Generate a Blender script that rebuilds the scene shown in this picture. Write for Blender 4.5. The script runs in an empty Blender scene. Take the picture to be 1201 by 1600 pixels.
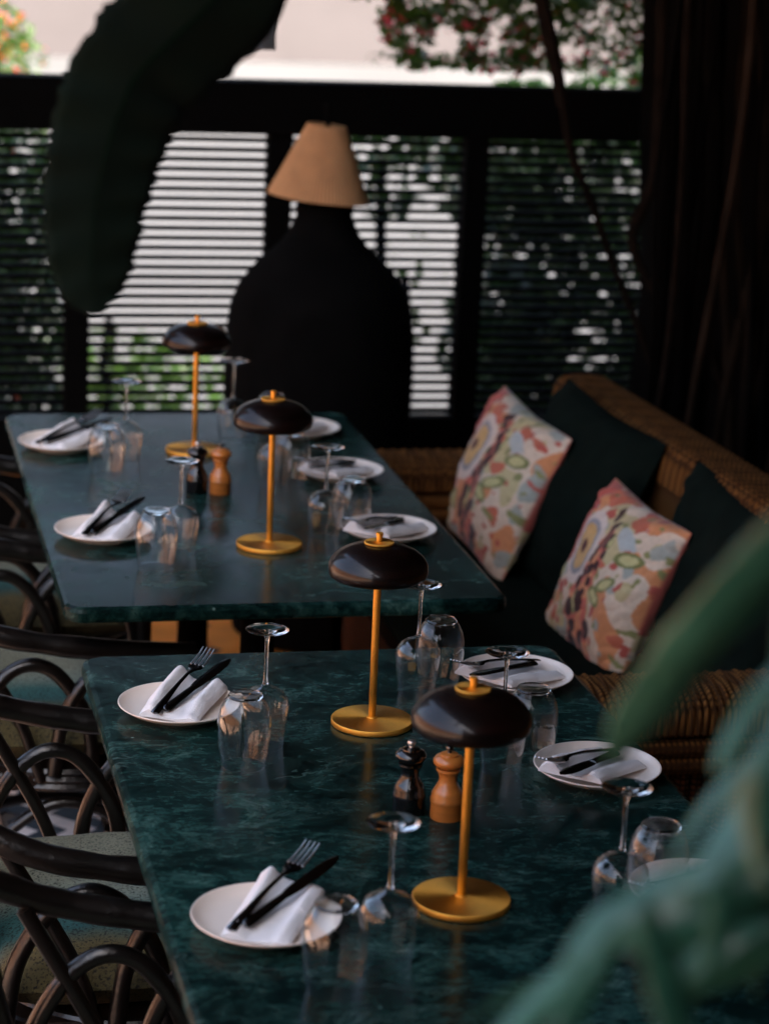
import bpy, bmesh, math, random
from math import sin, cos, pi, radians, sqrt
from mathutils import Vector, Matrix, noise
random.seed(7)
S = bpy.context.scene
COL = S.collection

# ---------------------------------------------------------------- camera
cd = bpy.data.cameras.new('camera')
cam = bpy.data.objects.new('camera', cd); COL.objects.link(cam)
FW = Vector((0.22056, 0.94035, -0.25901)).normalized()
RT = Vector((0.97527, -0.21641, 0.0448)); RT = (RT - FW*RT.dot(FW)).normalized()
UP = RT.cross(FW)
CAM = Vector((0, 0, 1.9533))
M = Matrix((RT, UP, -FW)).transposed().to_4x4(); M.translation = CAM
cam.matrix_world = M
cd.sensor_fit = 'VERTICAL'; cd.sensor_height = 36; cd.lens = 85.5
cd.clip_start = .05; cd.clip_end = 400
cd.dof.use_dof = True; cd.dof.focus_distance = 3.47; cd.dof.aperture_fstop = 4.1
S.camera = cam
# ---------------------------------------------------------------- world, sun, exposure
SUN_EL, SUN_AZ = radians(57), radians(158)      # azimuth clockwise from +Y
w = bpy.data.worlds.new('World'); S.world = w; w.use_nodes = True
nt = w.node_tree; bg = nt.nodes['Background']
sky = nt.nodes.new('ShaderNodeTexSky'); sky.sky_type = 'NISHITA'; sky.sun_disc = False
sky.air_density = 1.0; sky.dust_density = 7.0; sky.ozone_density = .3
sky.sun_elevation = SUN_EL; sky.sun_rotation = SUN_AZ
nt.links.new(sky.outputs[0], bg.inputs[0]); bg.inputs[1].default_value = .15
sd = bpy.data.lights.new('sun', 'SUN'); sd.energy = 2.2; sd.angle = radians(.5); sd.color = (1, .93, .82)
so = bpy.data.objects.new('sun', sd); COL.objects.link(so)
sv = Vector((sin(SUN_AZ)*cos(SUN_EL), cos(SUN_AZ)*cos(SUN_EL), sin(SUN_EL)))
so.rotation_euler = sv.to_track_quat('Z', 'Y').to_euler(); so.location = sv*50
S.view_settings.view_transform = 'Standard'; S.view_settings.look = 'None'
S.view_settings.exposure = 2.32; S.view_settings.gamma = 1
S.render.engine = 'CYCLES'
S.cycles.use_denoising = True
S.cycles.max_bounces = 16; S.cycles.transmission_bounces = 12; S.cycles.transparent_max_bounces = 24
S.cycles.diffuse_bounces = 6; S.cycles.glossy_bounces = 5
S.cycles.sample_clamp_indirect = 6; S.cycles.caustics_refractive = False; S.cycles.caustics_reflective = False

# ---------------------------------------------------------------- materials
def newmat(name):
    m = bpy.data.materials.new(name); m.use_nodes = True
    return m, m.node_tree, m.node_tree.nodes['Principled BSDF']
def mat(name, col, rough=.6, metal=0, var=.25, scale=12, bump=.0, bscale=60, coat=0, stretch=(1,1,1), spec=None, trans=0):
    m, t, b = newmat(name)
    tc = t.nodes.new('ShaderNodeTexCoord'); mp = t.nodes.new('ShaderNodeMapping'); mp.inputs['Scale'].default_value = stretch
    t.links.new(tc.outputs['Object'], mp.inputs[0])
    n = t.nodes.new('ShaderNodeTexNoise'); n.inputs['Scale'].default_value = scale; n.inputs['Detail'].default_value = 6
    t.links.new(mp.outputs[0], n.inputs[0])
    r = t.nodes.new('ShaderNodeValToRGB'); e = r.color_ramp.elements
    e[0].position = .3; e[1].position = .72
    e[0].color = tuple(c*(1-var) for c in col)+(1,); e[1].color = tuple(min(1, c*(1+var)) for c in col)+(1,)
    t.links.new(n.outputs[0], r.inputs[0]); t.links.new(r.outputs[0], b.inputs['Base Color'])
    b.inputs['Roughness'].default_value = rough; b.inputs['Metallic'].default_value = metal
    if coat: b.inputs['Coat Weight'].default_value = coat; b.inputs['Coat Roughness'].default_value = .15
    if spec is not None: b.inputs['Specular IOR Level'].default_value = spec
    if trans: b.inputs['Transmission Weight'].default_value = trans
    if bump:
        n2 = t.nodes.new('ShaderNodeTexNoise'); n2.inputs['Scale'].default_value = bscale; n2.inputs['Detail'].default_value = 4
        t.links.new(mp.outputs[0], n2.inputs[0])
        bp = t.nodes.new('ShaderNodeBump'); bp.inputs['Strength'].default_value = bump; bp.inputs['Distance'].default_value = .004
        t.links.new(n2.outputs[0], bp.inputs['Height']); t.links.new(bp.outputs[0], b.inputs['Normal'])
    return m
def marble(name):
    m, t, b = newmat(name); L = t.links.new
    tc = t.nodes.new('ShaderNodeTexCoord')
    mp = t.nodes.new('ShaderNodeMapping'); mp.inputs['Scale'].default_value = (1, 1.25, 1); mp.inputs['Rotation'].default_value = (0, 0, .12)
    L(tc.outputs['Object'], mp.inputs[0])
    n1 = t.nodes.new('ShaderNodeTexNoise'); n1.inputs['Scale'].default_value = 9; n1.inputs['Detail'].default_value = 9; n1.inputs['Roughness'].default_value = .7; n1.inputs['Distortion'].default_value = 1.0
    mp2 = t.nodes.new('ShaderNodeMapping'); mp2.inputs['Scale'].default_value = (1, 1.7, 1); L(mp.outputs[0], mp2.inputs[0])
    n2 = t.nodes.new('ShaderNodeTexNoise'); n2.inputs['Scale'].default_value = 62; n2.inputs['Detail'].default_value = 12; n2.inputs['Roughness'].default_value = .8; n2.inputs['Distortion'].default_value = .8
    L(mp.outputs[0], n1.inputs[0]); L(mp2.outputs[0], n2.inputs[0])
    mx = t.nodes.new('ShaderNodeMix'); mx.data_type = 'FLOAT'; mx.inputs[0].default_value = .55
    L(n1.outputs[0], mx.inputs[2]); L(n2.outputs[0], mx.inputs[3])
    r = t.nodes.new('ShaderNodeValToRGB'); cr = r.color_ramp; cr.interpolation = 'EASE'
    cr.elements[0].position = .43; cr.elements[0].color = (.002, .008, .008, 1)
    cr.elements[1].position = .64; cr.elements[1].color = (.09, .17, .14, 1)
    x = cr.elements.new(.485); x.color = (.0045, .022, .019, 1)
    x = cr.elements.new(.535); x.color = (.014, .050, .042, 1)
    L(mx.outputs[0], r.inputs[0])
    # pale veins: thin bands of a distorted wave
    n3 = t.nodes.new('ShaderNodeTexNoise'); n3.inputs['Scale'].default_value = 2.6; n3.inputs['Detail'].default_value = 5; n3.inputs['Roughness'].default_value = .55; n3.inputs['Distortion'].default_value = .6
    L(mp.outputs[0], n3.inputs[0])
    ms = t.nodes.new('ShaderNodeMath'); ms.operation = 'SUBTRACT'; ms.inputs[1].default_value = .5; L(n3.outputs[0], ms.inputs[0])
    ma = t.nodes.new('ShaderNodeMath'); ma.operation = 'ABSOLUTE'; L(ms.outputs[0], ma.inputs[0])
    vr = t.nodes.new('ShaderNodeMapRange'); vr.inputs[1].default_value = 0; vr.inputs[2].default_value = .008; vr.inputs[3].default_value = .22; vr.inputs[4].default_value = 0
    L(ma.outputs[0], vr.inputs[0])
    n4 = t.nodes.new('ShaderNodeTexNoise'); n4.inputs['Scale'].default_value = 5; L(mp.outputs[0], n4.inputs[0])
    m4 = t.nodes.new('ShaderNodeMapRange'); m4.inputs[1].default_value = .52; m4.inputs[2].default_value = .66; L(n4.outputs[0], m4.inputs[0])
    mm = t.nodes.new('ShaderNodeMath'); mm.operation = 'MULTIPLY'; L(vr.outputs[0], mm.inputs[0]); L(m4.outputs[0], mm.inputs[1])
    # scattered pale specks
    vo = t.nodes.new('ShaderNodeTexVoronoi'); vo.inputs['Scale'].default_value = 24; L(tc.outputs['Object'], vo.inputs[0])
    vm = t.nodes.new('ShaderNodeMapRange'); vm.inputs[1].default_value = .03; vm.inputs[2].default_value = .07; vm.inputs[3].default_value = .55; vm.inputs[4].default_value = 0
    L(vo.outputs['Distance'], vm.inputs[0])
    sp = t.nodes.new('ShaderNodeSeparateColor'); L(vo.outputs['Color'], sp.inputs[0])
    vg = t.nodes.new('ShaderNodeMath'); vg.operation = 'GREATER_THAN'; vg.inputs[1].default_value = .8; L(sp.outputs[0], vg.inputs[0])
    vv = t.nodes.new('ShaderNodeMath'); vv.operation = 'MULTIPLY'; L(vm.outputs[0], vv.inputs[0]); L(vg.outputs[0], vv.inputs[1])
    ad = t.nodes.new('ShaderNodeMath'); ad.operation = 'MAXIMUM'; L(mm.outputs[0], ad.inputs[0]); L(vv.outputs[0], ad.inputs[1])
    n5 = t.nodes.new('ShaderNodeTexNoise'); n5.inputs['Scale'].default_value = 2.4; n5.inputs['Detail'].default_value = 3; n5.inputs['Distortion'].default_value = 1.2; L(mp.outputs[0], n5.inputs[0])
    r5 = t.nodes.new('ShaderNodeMapRange'); r5.inputs[1].default_value = .35; r5.inputs[2].default_value = .65; r5.inputs[3].default_value = .42; r5.inputs[4].default_value = 1.05; L(n5.outputs[0], r5.inputs[0])
    m5 = t.nodes.new('ShaderNodeMix'); m5.data_type = 'RGBA'; m5.blend_type = 'MULTIPLY'; m5.inputs[0].default_value = 1; L(r.outputs[0], m5.inputs[6]); L(r5.outputs[0], m5.inputs[7])
    mc = t.nodes.new('ShaderNodeMix'); mc.data_type = 'RGBA'; L(ad.outputs[0], mc.inputs[0]); L(m5.outputs[2], mc.inputs[6]); mc.inputs[7].default_value = (.2, .32, .28, 1)
    L(mc.outputs[2], b.inputs['Base Color'])
    rr = t.nodes.new('ShaderNodeMapRange'); rr.inputs[1].default_value = .3; rr.inputs[2].default_value = .7; rr.inputs[3].default_value = .13; rr.inputs[4].default_value = .32
    L(n1.outputs[0], rr.inputs[0]); L(rr.outputs[0], b.inputs['Roughness'])
    bp = t.nodes.new('ShaderNodeBump'); bp.inputs['Strength'].default_value = .1; bp.inputs['Distance'].default_value = .001
    L(mx.outputs[0], bp.inputs['Height']); L(bp.outputs[0], b.inputs['Normal'])
    b.inputs['Specular IOR Level'].default_value = .10
    return m
def thin_glass():
    m, t, b = newmat('thin clear glass'); t.nodes.remove(b); L = t.links.new
    out = [n for n in t.nodes if n.type == 'OUTPUT_MATERIAL'][0]
    tr = t.nodes.new('ShaderNodeBsdfTransparent'); tr.inputs[0].default_value = (.985, .99, .99, 1)
    gl = t.nodes.new('ShaderNodeBsdfGlossy'); gl.inputs['Roughness'].default_value = .01; gl.inputs[0].default_value = (1, 1, 1, 1)
    lw = t.nodes.new('ShaderNodeLayerWeight'); lw.inputs[0].default_value = .5
    pw = t.nodes.new('ShaderNodeMath'); pw.operation = 'POWER'; pw.inputs[1].default_value = 3.2; L(lw.outputs['Facing'], pw.inputs[0])
    mr = t.nodes.new('ShaderNodeMapRange'); mr.inputs[3].default_value = .028; mr.inputs[4].default_value = 1.0; L(pw.outputs[0], mr.inputs[0])
    mx = t.nodes.new('ShaderNodeMixShader'); L(mr.outputs[0], mx.inputs[0]); L(tr.outputs[0], mx.inputs[1]); L(gl.outputs[0], mx.inputs[2])
    L(mx.outputs[0], out.inputs[0]); return m
def solid_glass():
    m, t, b = newmat('solid clear glass'); b.inputs['Transmission Weight'].default_value = 1; b.inputs['Roughness'].default_value = .01
    b.inputs['IOR'].default_value = 1.5; b.inputs['Base Color'].default_value = (.97, .99, .99, 1); return m
def brushed(name, col):
    m, t, b = newmat(name); L = t.links.new
    b.inputs['Metallic'].default_value = 1; b.inputs['Roughness'].default_value = .5
    tc = t.nodes.new('ShaderNodeTexCoord'); n = t.nodes.new('ShaderNodeTexNoise'); n.inputs['Scale'].default_value = 30; n.inputs['Detail'].default_value = 5
    L(tc.outputs['Object'], n.inputs[0])
    r = t.nodes.new('ShaderNodeValToRGB'); r.color_ramp.elements[0].position = .3; r.color_ramp.elements[1].position = .75
    r.color_ramp.elements[0].color = tuple(c*.82 for c in col)+(1,); r.color_ramp.elements[1].color = tuple(min(1, c*1.1) for c in col)+(1,)
    L(n.outputs[0], r.inputs[0]); L(r.outputs[0], b.inputs['Base Color'])
    b.inputs['Anisotropic'].default_value = .75
    tg = t.nodes.new('ShaderNodeTangent'); tg.direction_type = 'RADIAL'; tg.axis = 'Z'; L(tg.outputs[0], b.inputs['Tangent'])
    return m
def wicker(name, c0, c1, sc=(160, 160, 90), dirs=('X', 'Y')):
    m, t, b = newmat(name); L = t.links.new
    tc = t.nodes.new('ShaderNodeTexCoord')
    wv = t.nodes.new('ShaderNodeTexWave'); wv.bands_direction = dirs[0]; wv.inputs['Scale'].default_value = sc[2]/3; wv.inputs['Distortion'].default_value = 1.2; wv.inputs['Detail'].default_value = 2; wv.inputs['Detail Scale'].default_value = 40
    wx = t.nodes.new('ShaderNodeTexWave'); wx.bands_direction = dirs[1]; wx.inputs['Scale'].default_value = sc[0]/5; wx.inputs['Distortion'].default_value = 2.5; wx.inputs['Detail Scale'].default_value = 30
    L(tc.outputs['Object'], wv.inputs[0]); L(tc.outputs['Object'], wx.inputs[0])
    ml = t.nodes.new('ShaderNodeMath'); ml.operation = 'MULTIPLY'; L(wv.outputs[1], ml.inputs[0]); L(wx.outputs[1], ml.inputs[1])
    r = t.nodes.new('ShaderNodeValToRGB'); r.color_ramp.elements[0].color = c0+(1,); r.color_ramp.elements[1].color = c1+(1,); r.color_ramp.elements[1].position = .6
    L(ml.outputs[0], r.inputs[0]); L(r.outputs[0], b.inputs['Base Color'])
    bp = t.nodes.new('ShaderNodeBump'); bp.inputs['Strength'].default_value = .9; bp.inputs['Distance'].default_value = .004
    L(ml.outputs[0], bp.inputs['Height']); L(bp.outputs[0], b.inputs['Normal']); b.inputs['Roughness'].default_value = .85; b.inputs['Specular IOR Level'].default_value = .12
    return m
def attr_mat(name, rough=.85):
    m, t, b = newmat(name); L = t.links.new
    a = t.nodes.new('ShaderNodeVertexColor'); a.layer_name = 'print'
    tc = t.nodes.new('ShaderNodeTexCoord'); n = t.nodes.new('ShaderNodeTexNoise'); n.inputs['Scale'].default_value = 90; n.inputs['Detail'].default_value = 4
    L(tc.outputs['Object'], n.inputs[0])
    mx = t.nodes.new('ShaderNodeMix'); mx.data_type = 'RGBA'; mx.blend_type = 'MULTIPLY'; mx.inputs[0].default_value = .35
    L(a.outputs[0], mx.inputs[6]); L(n.outputs[0], mx.inputs[7]); L(mx.outputs[2], b.inputs['Base Color'])
    bp = t.nodes.new('ShaderNodeBump'); bp.inputs['Strength'].default_value = .4; bp.inputs['Distance'].default_value = .002
    w2 = t.nodes.new('ShaderNodeTexNoise'); w2.inputs['Scale'].default_value = 500; L(tc.outputs['Object'], w2.inputs[0])
    L(w2.outputs[0], bp.inputs['Height']); L(bp.outputs[0], b.inputs['Normal']); b.inputs['Roughness'].default_value = rough
    b.inputs['Sheen Weight'].default_value = .2
    return m
def leafmat(name, c0, c1, rough=.4, tl=.25):
    m = mat(name, tuple((a+b_)/2 for a, b_ in zip(c0, c1)), rough, var=.35, scale=9)
    t = m.node_tree; b = t.nodes['Principled BSDF']; out = [n for n in t.nodes if n.type == 'OUTPUT_MATERIAL'][0]
    tl_ = t.nodes.new('ShaderNodeBsdfTranslucent'); tl_.inputs[0].default_value = tuple(min(1, c*1.6) for c in c1)+(1,)
    mx = t.nodes.new('ShaderNodeMixShader'); mx.inputs[0].default_value = tl
    t.links.new(b.outputs[0], mx.inputs[1]); t.links.new(tl_.outputs[0], mx.inputs[2]); t.links.new(mx.outputs[0], out.inputs[0])
    return m
MARBLE = marble('green marble')
GLASS = thin_glass(); SGLASS = solid_glass()
BRASS = brushed('brushed brass', (.84, .43, .075))
BRASS_POL = mat('polished brass', (.8, .47, .1), .22, 1, var=.1)
SHADE = mat('dark walnut lacquer', (.0055, .0014, .0009), .42, var=.7, scale=5, stretch=(2, 2, 26), coat=.6, spec=.12, bump=.15, bscale=20)
WHITE = mat('cream ceramic', (.82, .71, .62), .28, var=.03, scale=4, coat=.25)
LINEN = mat('white linen', (.86, .81, .79), .9, var=.05, scale=30, bump=.5, bscale=500)
STEEL = mat('polished steel', (.72, .74, .76), .34, 1, var=.06)
BLACKSTEEL = mat('dark polished steel', (.12, .125, .13), .16, 1, var=.1)
MILL_D = mat('black stained wood', (.003, .0022, .0022), .2, var=.3, coat=.6)
MILL_L = mat('honey beech wood', (.46, .15, .028), .32, var=.3, scale=10, stretch=(1, 1, 6), coat=.4)
RATTAN = mat('dark stained rattan', (.004, .0027, .0022), .3, var=.5, scale=20, bump=.3, bscale=90, coat=.2)
STRAND = mat('dark woven strands', (.012, .006, .004), .4, var=.6, scale=60)
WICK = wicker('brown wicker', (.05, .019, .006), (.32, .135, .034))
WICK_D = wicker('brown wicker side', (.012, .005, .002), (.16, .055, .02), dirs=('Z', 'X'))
GREENF = mat('dark green linen', (.0045, .0085, .0065), .95, spec=.05, var=.25, scale=18, bump=.5, bscale=350)
SLAT = mat('black painted wood', (.002, .002, .002), .85, spec=.05, var=.3, bump=.2, bscale=40, stretch=(1, 8, 8))
BARK = mat('banyan bark', (.0025, .002, .0016), .98, spec=.05, var=.5, scale=14, stretch=(3, 3, .6), bump=1, bscale=30)
BARK_L = mat('brown hanging root', (.010, .0065, .0045), .95, spec=.05, var=.4, scale=20, bump=.8, bscale=60)
ROOT_W = mat('weathered hanging root', (.020, .0125, .008), .9, var=.5, scale=8, bump=.8, bscale=50, spec=.05)
LAMPCLOTH = mat('tan pleated cloth', (.50, .27, .12), .9, var=.12, scale=20)
TILE_P = mat('peach cement tile', (.62, .36, .22), .45, var=.12, scale=6, bump=.1)
TILE_GLOW = mat('sun glow orange tile', (.70, .24, .04), .45, var=.2, scale=6, bump=.1)  # orange puts a sun glow on beige tiles into the colour
TILE_B = mat('black cement tile', (.014, .018, .024), .4, var=.3, scale=10)
TILE_W = mat('white cement tile', (.75, .68, .64), .4, var=.12, scale=10)
GROUT = mat('grout', (.12, .09, .07), .9, var=.3)
PAVE = mat('grey stone paving', (.115, .117, .12), .8, var=.1, scale=.6, bump=.2, bscale=5)
PLASTER = mat('pale pink plaster', (.115, .101, .102), .9, var=.07, scale=1.2)
ROOFM = mat('dark timber ceiling', (.03, .022, .018), .8, var=.3, scale=3)
WALLM = mat('dark green painted wall', (.02, .024, .02), .8, var=.3, scale=3)
LEAF_D = leafmat('dark foliage', (.012, .035, .008), (.03, .08, .015))
LEAF_M = leafmat('green foliage', (.03, .09, .012), (.08, .16, .02))
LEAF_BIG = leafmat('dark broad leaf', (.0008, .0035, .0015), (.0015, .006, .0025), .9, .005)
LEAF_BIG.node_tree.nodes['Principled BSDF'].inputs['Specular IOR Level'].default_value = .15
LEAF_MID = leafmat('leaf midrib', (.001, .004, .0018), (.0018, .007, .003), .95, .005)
LEAF_FG = leafmat('blue green blade leaf', (.008, .055, .03), (.06, .20, .13), .2, .15)
PINK = leafmat('pink bracts', (.5, .05, .09), (.75, .10, .14), .7, .3)
RED = leafmat('red orange flowers', (.6, .05, .02), (.8, .12, .03), .7, .3)
GREY = mat('grey weathered cloth', (.16, .17, .18), .9, var=.3)
URNM = mat('black matt stoneware', (.003, .003, .003), .95, var=.3, spec=.05)

# ---------------------------------------------------------------- mesh helpers
def link(name, me, m, parent=None):
    o = bpy.data.objects.new(name, me); COL.objects.link(o)
    if m: me.materials.append(m)
    if parent: o.parent = parent
    return o
def from_bm(name, bm, m, parent=None, smooth=True, rn=False):
    me = bpy.data.meshes.new(name)
    if rn: bmesh.ops.recalc_face_normals(bm, faces=bm.faces)
    bm.to_mesh(me); bm.free()
    if smooth:
        for p in me.polygons: p.use_smooth = True
        me.set_sharp_from_angle(angle=radians(42))
    return link(name, me, m, parent)
def tag(o, label=None, cat=None, group=None, kind=None):
    if label: o['label'] = label
    if cat: o['category'] = cat
    if group: o['group'] = group
    if kind: o['kind'] = kind
    return o
def empty(name, loc=(0, 0, 0), rz=0):
    o = bpy.data.objects.new(name, None); COL.objects.link(o); o.location = loc; o.rotation_euler = (0, 0, rz); o.empty_display_size = .05
    return o
def kids(o): return [x for x in COL.objects if x.parent == o]
def dup(o, loc=None, rz=None, label=None, parent=None):
    c = o.copy(); COL.objects.link(c); c.parent = parent
    if loc is not None: c.location = loc
    if rz is not None: c.rotation_euler = (o.rotation_euler.x, o.rotation_euler.y, rz)
    if label: c['label'] = label
    for k in kids(o): dup(k, parent=c)
    return c
def box(bm, x0, x1, y0, y1, z0, z1, bev=0):
    r = bmesh.ops.create_cube(bm, size=1)
    vs = r['verts']
    for v in vs: v.co = Vector(((x0+x1)/2+v.co.x*(x1-x0), (y0+y1)/2+v.co.y*(y1-y0), (z0+z1)/2+v.co.z*(z1-z0)))
    if bev:
        es = list({e for v in vs for e in v.link_edges})
        bmesh.ops.bevel(bm, geom=es, offset=bev, segments=2, affect='EDGES', profile=.6)
def boxo(name, dims, m, parent=None, bev=0):
    bm = bmesh.new(); box(bm, *dims, bev=bev); return from_bm(name, bm, m, parent, smooth=False)
def lathe(bm, prof, seg=48, closed=False):
    rings = []
    for r, z in prof:
        if r < 1e-6: rings.append([bm.verts.new((0, 0, z))])
        else: rings.append([bm.verts.new((r*cos(2*pi*i/seg), r*sin(2*pi*i/seg), z)) for i in range(seg)])
    pr = list(zip(rings, rings[1:])) + ([(rings[-1], rings[0])] if closed else [])
    for a, b in pr:
        for i in range(seg):
            j = (i+1) % seg
            if len(a) == 1 and len(b) == 1: continue
            if len(a) == 1: bm.faces.new((a[0], b[j], b[i]))
            elif len(b) == 1: bm.faces.new((a[i], a[j], b[0]))
            else: bm.faces.new((a[i], a[j], b[j], b[i]))
def catmull(pts, n=6):
    P = [Vector(p) for p in pts]
    if len(P) < 3: return P
    P = [P[0]*2-P[1]] + P + [P[-1]*2-P[-2]]
    out = []
    for i in range(1, len(P)-2):
        for k in range(n):
            t = k/n; a, b, c, d = P[i-1:i+3]
            out.append(.5*((2*b)+(c-a)*t+(2*a-5*b+4*c-d)*t*t+(3*b-a-3*c+d)*t**3))
    out.append(P[-2]); return out
def tube(bm, pts, rad, seg=10, n=6, wob=0):
    P = catmull(pts, n); N = len(P)
    rf = rad if callable(rad) else (lambda t: rad)
    T = (P[1]-P[0]).normalized(); up = Vector((0, 0, 1)) if abs(T.z) < .9 else Vector((1, 0, 0))
    X = T.cross(up).normalized(); rings = []
    for i, p in enumerate(P):
        T2 = (P[min(i+1, N-1)]-P[max(i-1, 0)]).normalized()
        X = (X-T2*X.dot(T2)).normalized(); Y = T2.cross(X)
        r = rf(i/(N-1))
        if wob: r *= 1+wob*(noise.noise(p*25))
        rings.append([bm.verts.new(p+(X*cos(2*pi*k/seg)+Y*sin(2*pi*k/seg))*r) for k in range(seg)])
    for a, b in zip(rings, rings[1:]):
        for k in range(seg):
            bm.faces.new((a[k], a[(k+1) % seg], b[(k+1) % seg], b[k]))
    bm.faces.new(rings[0][::-1]); bm.faces.new(rings[-1])
def rounded_rect(x0, x1, y0, y1, r, n=8):
    pts = []
    for cx, cy, a0 in ((x1-r, y1-r, 0), (x0+r, y1-r, 90), (x0+r, y0+r, 180), (x1-r, y0+r, 270)):
        for k in range(n+1):
            a = radians(a0+90*k/n); pts.append((cx+r*cos(a), cy+r*sin(a)))
    return pts
def slab(bm, x0, x1, y0, y1, z0, z1, r, bev):
    levels = [(z0, bev), (z0+bev*.3, bev*.3), (z0+bev, 0), (z1-bev, 0), (z1-bev*.3, bev*.3), (z1, bev)]
    rings = [[bm.verts.new((x, y, z)) for x, y in rounded_rect(x0+i, x1-i, y0+i, y1-i, r-i)] for z, i in levels]
    for a, b in zip(rings, rings[1:]):
        for k in range(len(a)):
            j = (k+1) % len(a); bm.faces.new((a[k], a[j], b[j], b[k]))
    bm.faces.new(rings[0][::-1]); bm.faces.new(rings[-1])

# ---------------------------------------------------------------- setting: floor, tiles, ceiling, walls, ground
floor = boxo('floor', (-1.9, 3.7, -3, 6.75, -.2, -.006), GROUT); tag(floor, kind='structure')
def tile_mesh(m, pts, name='tile'):
    bm = bmesh.new()
    lo = [bm.verts.new((x, y, -.0055)) for x, y in pts]; hi = [bm.verts.new((x*.985, y*.985, 0)) for x, y in pts]
    for k in range(len(pts)): bm.faces.new((lo[k], lo[(k+1) % len(pts)], hi[(k+1) % len(pts)], hi[k]))
    bm.faces.new(hi)
    me = bpy.data.meshes.new(name); bm.to_mesh(me); bm.free(); me.materials.append(m); return me
a_, c_ = .0985, .026
octp = [(a_, -a_+c_), (a_, a_-c_), (a_-c_, a_), (-a_+c_, a_), (-a_, a_-c_), (-a_, -a_+c_), (-a_+c_, -a_), (a_-c_, -a_)]
OCT_P = tile_mesh(TILE_P, octp); OCT_GLOW = tile_mesh(TILE_GLOW, octp)
DIA = tile_mesh(TILE_B, [(.0255, 0), (0, .0255), (-.0255, 0), (0, -.0255)])
sq = [(.0295, 0), (0, .0295), (-.0295, 0), (0, -.0295)]
SQB = tile_mesh(TILE_B, sq); SQW = tile_mesh(TILE_W, sq)
def place_tile(me, x, y): o = link('tile', me, None, floor); o.location = (x, y, 0)
nt_ = 0
for i in range(-2, 9):
    for j in range(18, 32):
        x, y = i*.2+.03, j*.2+.1
        if .36 < x < .62 and y < 5.0: continue
        if y < 3.5 and x > .3: continue
        place_tile(OCT_GLOW if (y > 4.75 and .3 < x) else OCT_P, x, y)
        if x < .3 or y > 5: place_tile(DIA, x+.1, y+.1)
for i in range(-4, 5):
    for j in range(-26, 26):
        if (i+j) % 1 == 0:
            for s in (0, 1):
                x = .49+i*.06+s*.03; y = 4.25+j*.06+s*.03
                if .355 < x < .635 and (3.75 < y < 4.98) and nt_ < 190:
                    place_tile(SQB if (i+s+(j//2)) % 2 == 0 else SQW, x, y); nt_ += 1
rest = []
roof = boxo('ceiling', (-.22, 3.9, -3.2, 6.7, 3.1, 3.25), ROOFM); tag(roof, kind='structure')
wb = boxo('wall', (-.55, 3.9, -3.2, -3.0, 0, 3.1), WALLM); tag(wb, kind='structure')
wr = boxo('wall', (3.7, 3.9, -3.0, 7.5, 0, 3.1), WALLM); tag(wr, kind='structure')
wl = boxo('added_side_blocker', (-.75, -.55, -3.2, .2, 0, 3.1), WALLM); tag(wl, kind='structure')  # unseen blocker added to narrow the left opening and its highlights
wl2 = boxo('added_side_blocker', (-.75, -.55, 5.5, 6.7, 0, 3.1), WALLM); tag(wl2, kind='structure')  # second unseen blocker, added to close the far end of that opening
hd = boxo('added_glare_blocker', (-.55, 3.7, 6.72, 6.86, 1.60, 3.1), WALLM); tag(hd, kind='structure')  # unseen panel added to stop backlight and tabletop reflections from above the fence
pa = boxo('patio', (-9, -1.9, -12, 16, -.2, -.03), mat('terracotta paving', (.42, .25, .17), .8, var=.15, scale=2)); tag(pa, kind='structure')
gr = boxo('paving', (-60, 60, -60, 160, -.5, -.2), PAVE); tag(gr, kind='structure')

# boundary wall of the garden beyond, and a low kerb
pw = boxo('plaster_wall', (-30, 40, 26, 26.4, -.2, 5), PLASTER)
tag(pw, 'long pale pink plaster wall far beyond the black slatted fence', 'wall')
lw_ = boxo('garden_wall', (-9.3, -9, -12, 16, -.2, 3.6), mat('warm plaster', (.50, .27, .15), .9, var=.1, scale=1.5))
tag(lw_, 'warm ochre garden wall standing to the left of the terrace', 'wall')

# ---------------------------------------------------------------- tables
def table(y0, y1, label):
    t = empty('marble_table', (.742, (y0+y1)/2, 0))
    h = (y1-y0)/2
    bm = bmesh.new(); slab(bm, -.377, .377, -h, h, .722, .75, .035, .009)
    o = from_bm('tabletop', bm, MARBLE, t, smooth=False)
    for s in (-1, 1):
        bm = bmesh.new(); lathe(bm, [(0, 0), (.22, 0), (.22, .012), (.06, .03), (.035, .05), (.03, .69), (.09, .705), (.14, .712), (.14, .722), (0, .722)], 32)
        p = from_bm('pedestal', bm, SLAT, t); p.location = (0, s*h*.55, 0)
    tag(t, label, 'table', 'green marble tables end to end'); return t
table(2.12, 3.562, 'green marble dining table nearest the camera with two brass lamps')
table(3.80, 5.225, 'green marble dining table standing next to the black slatted fence')

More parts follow.
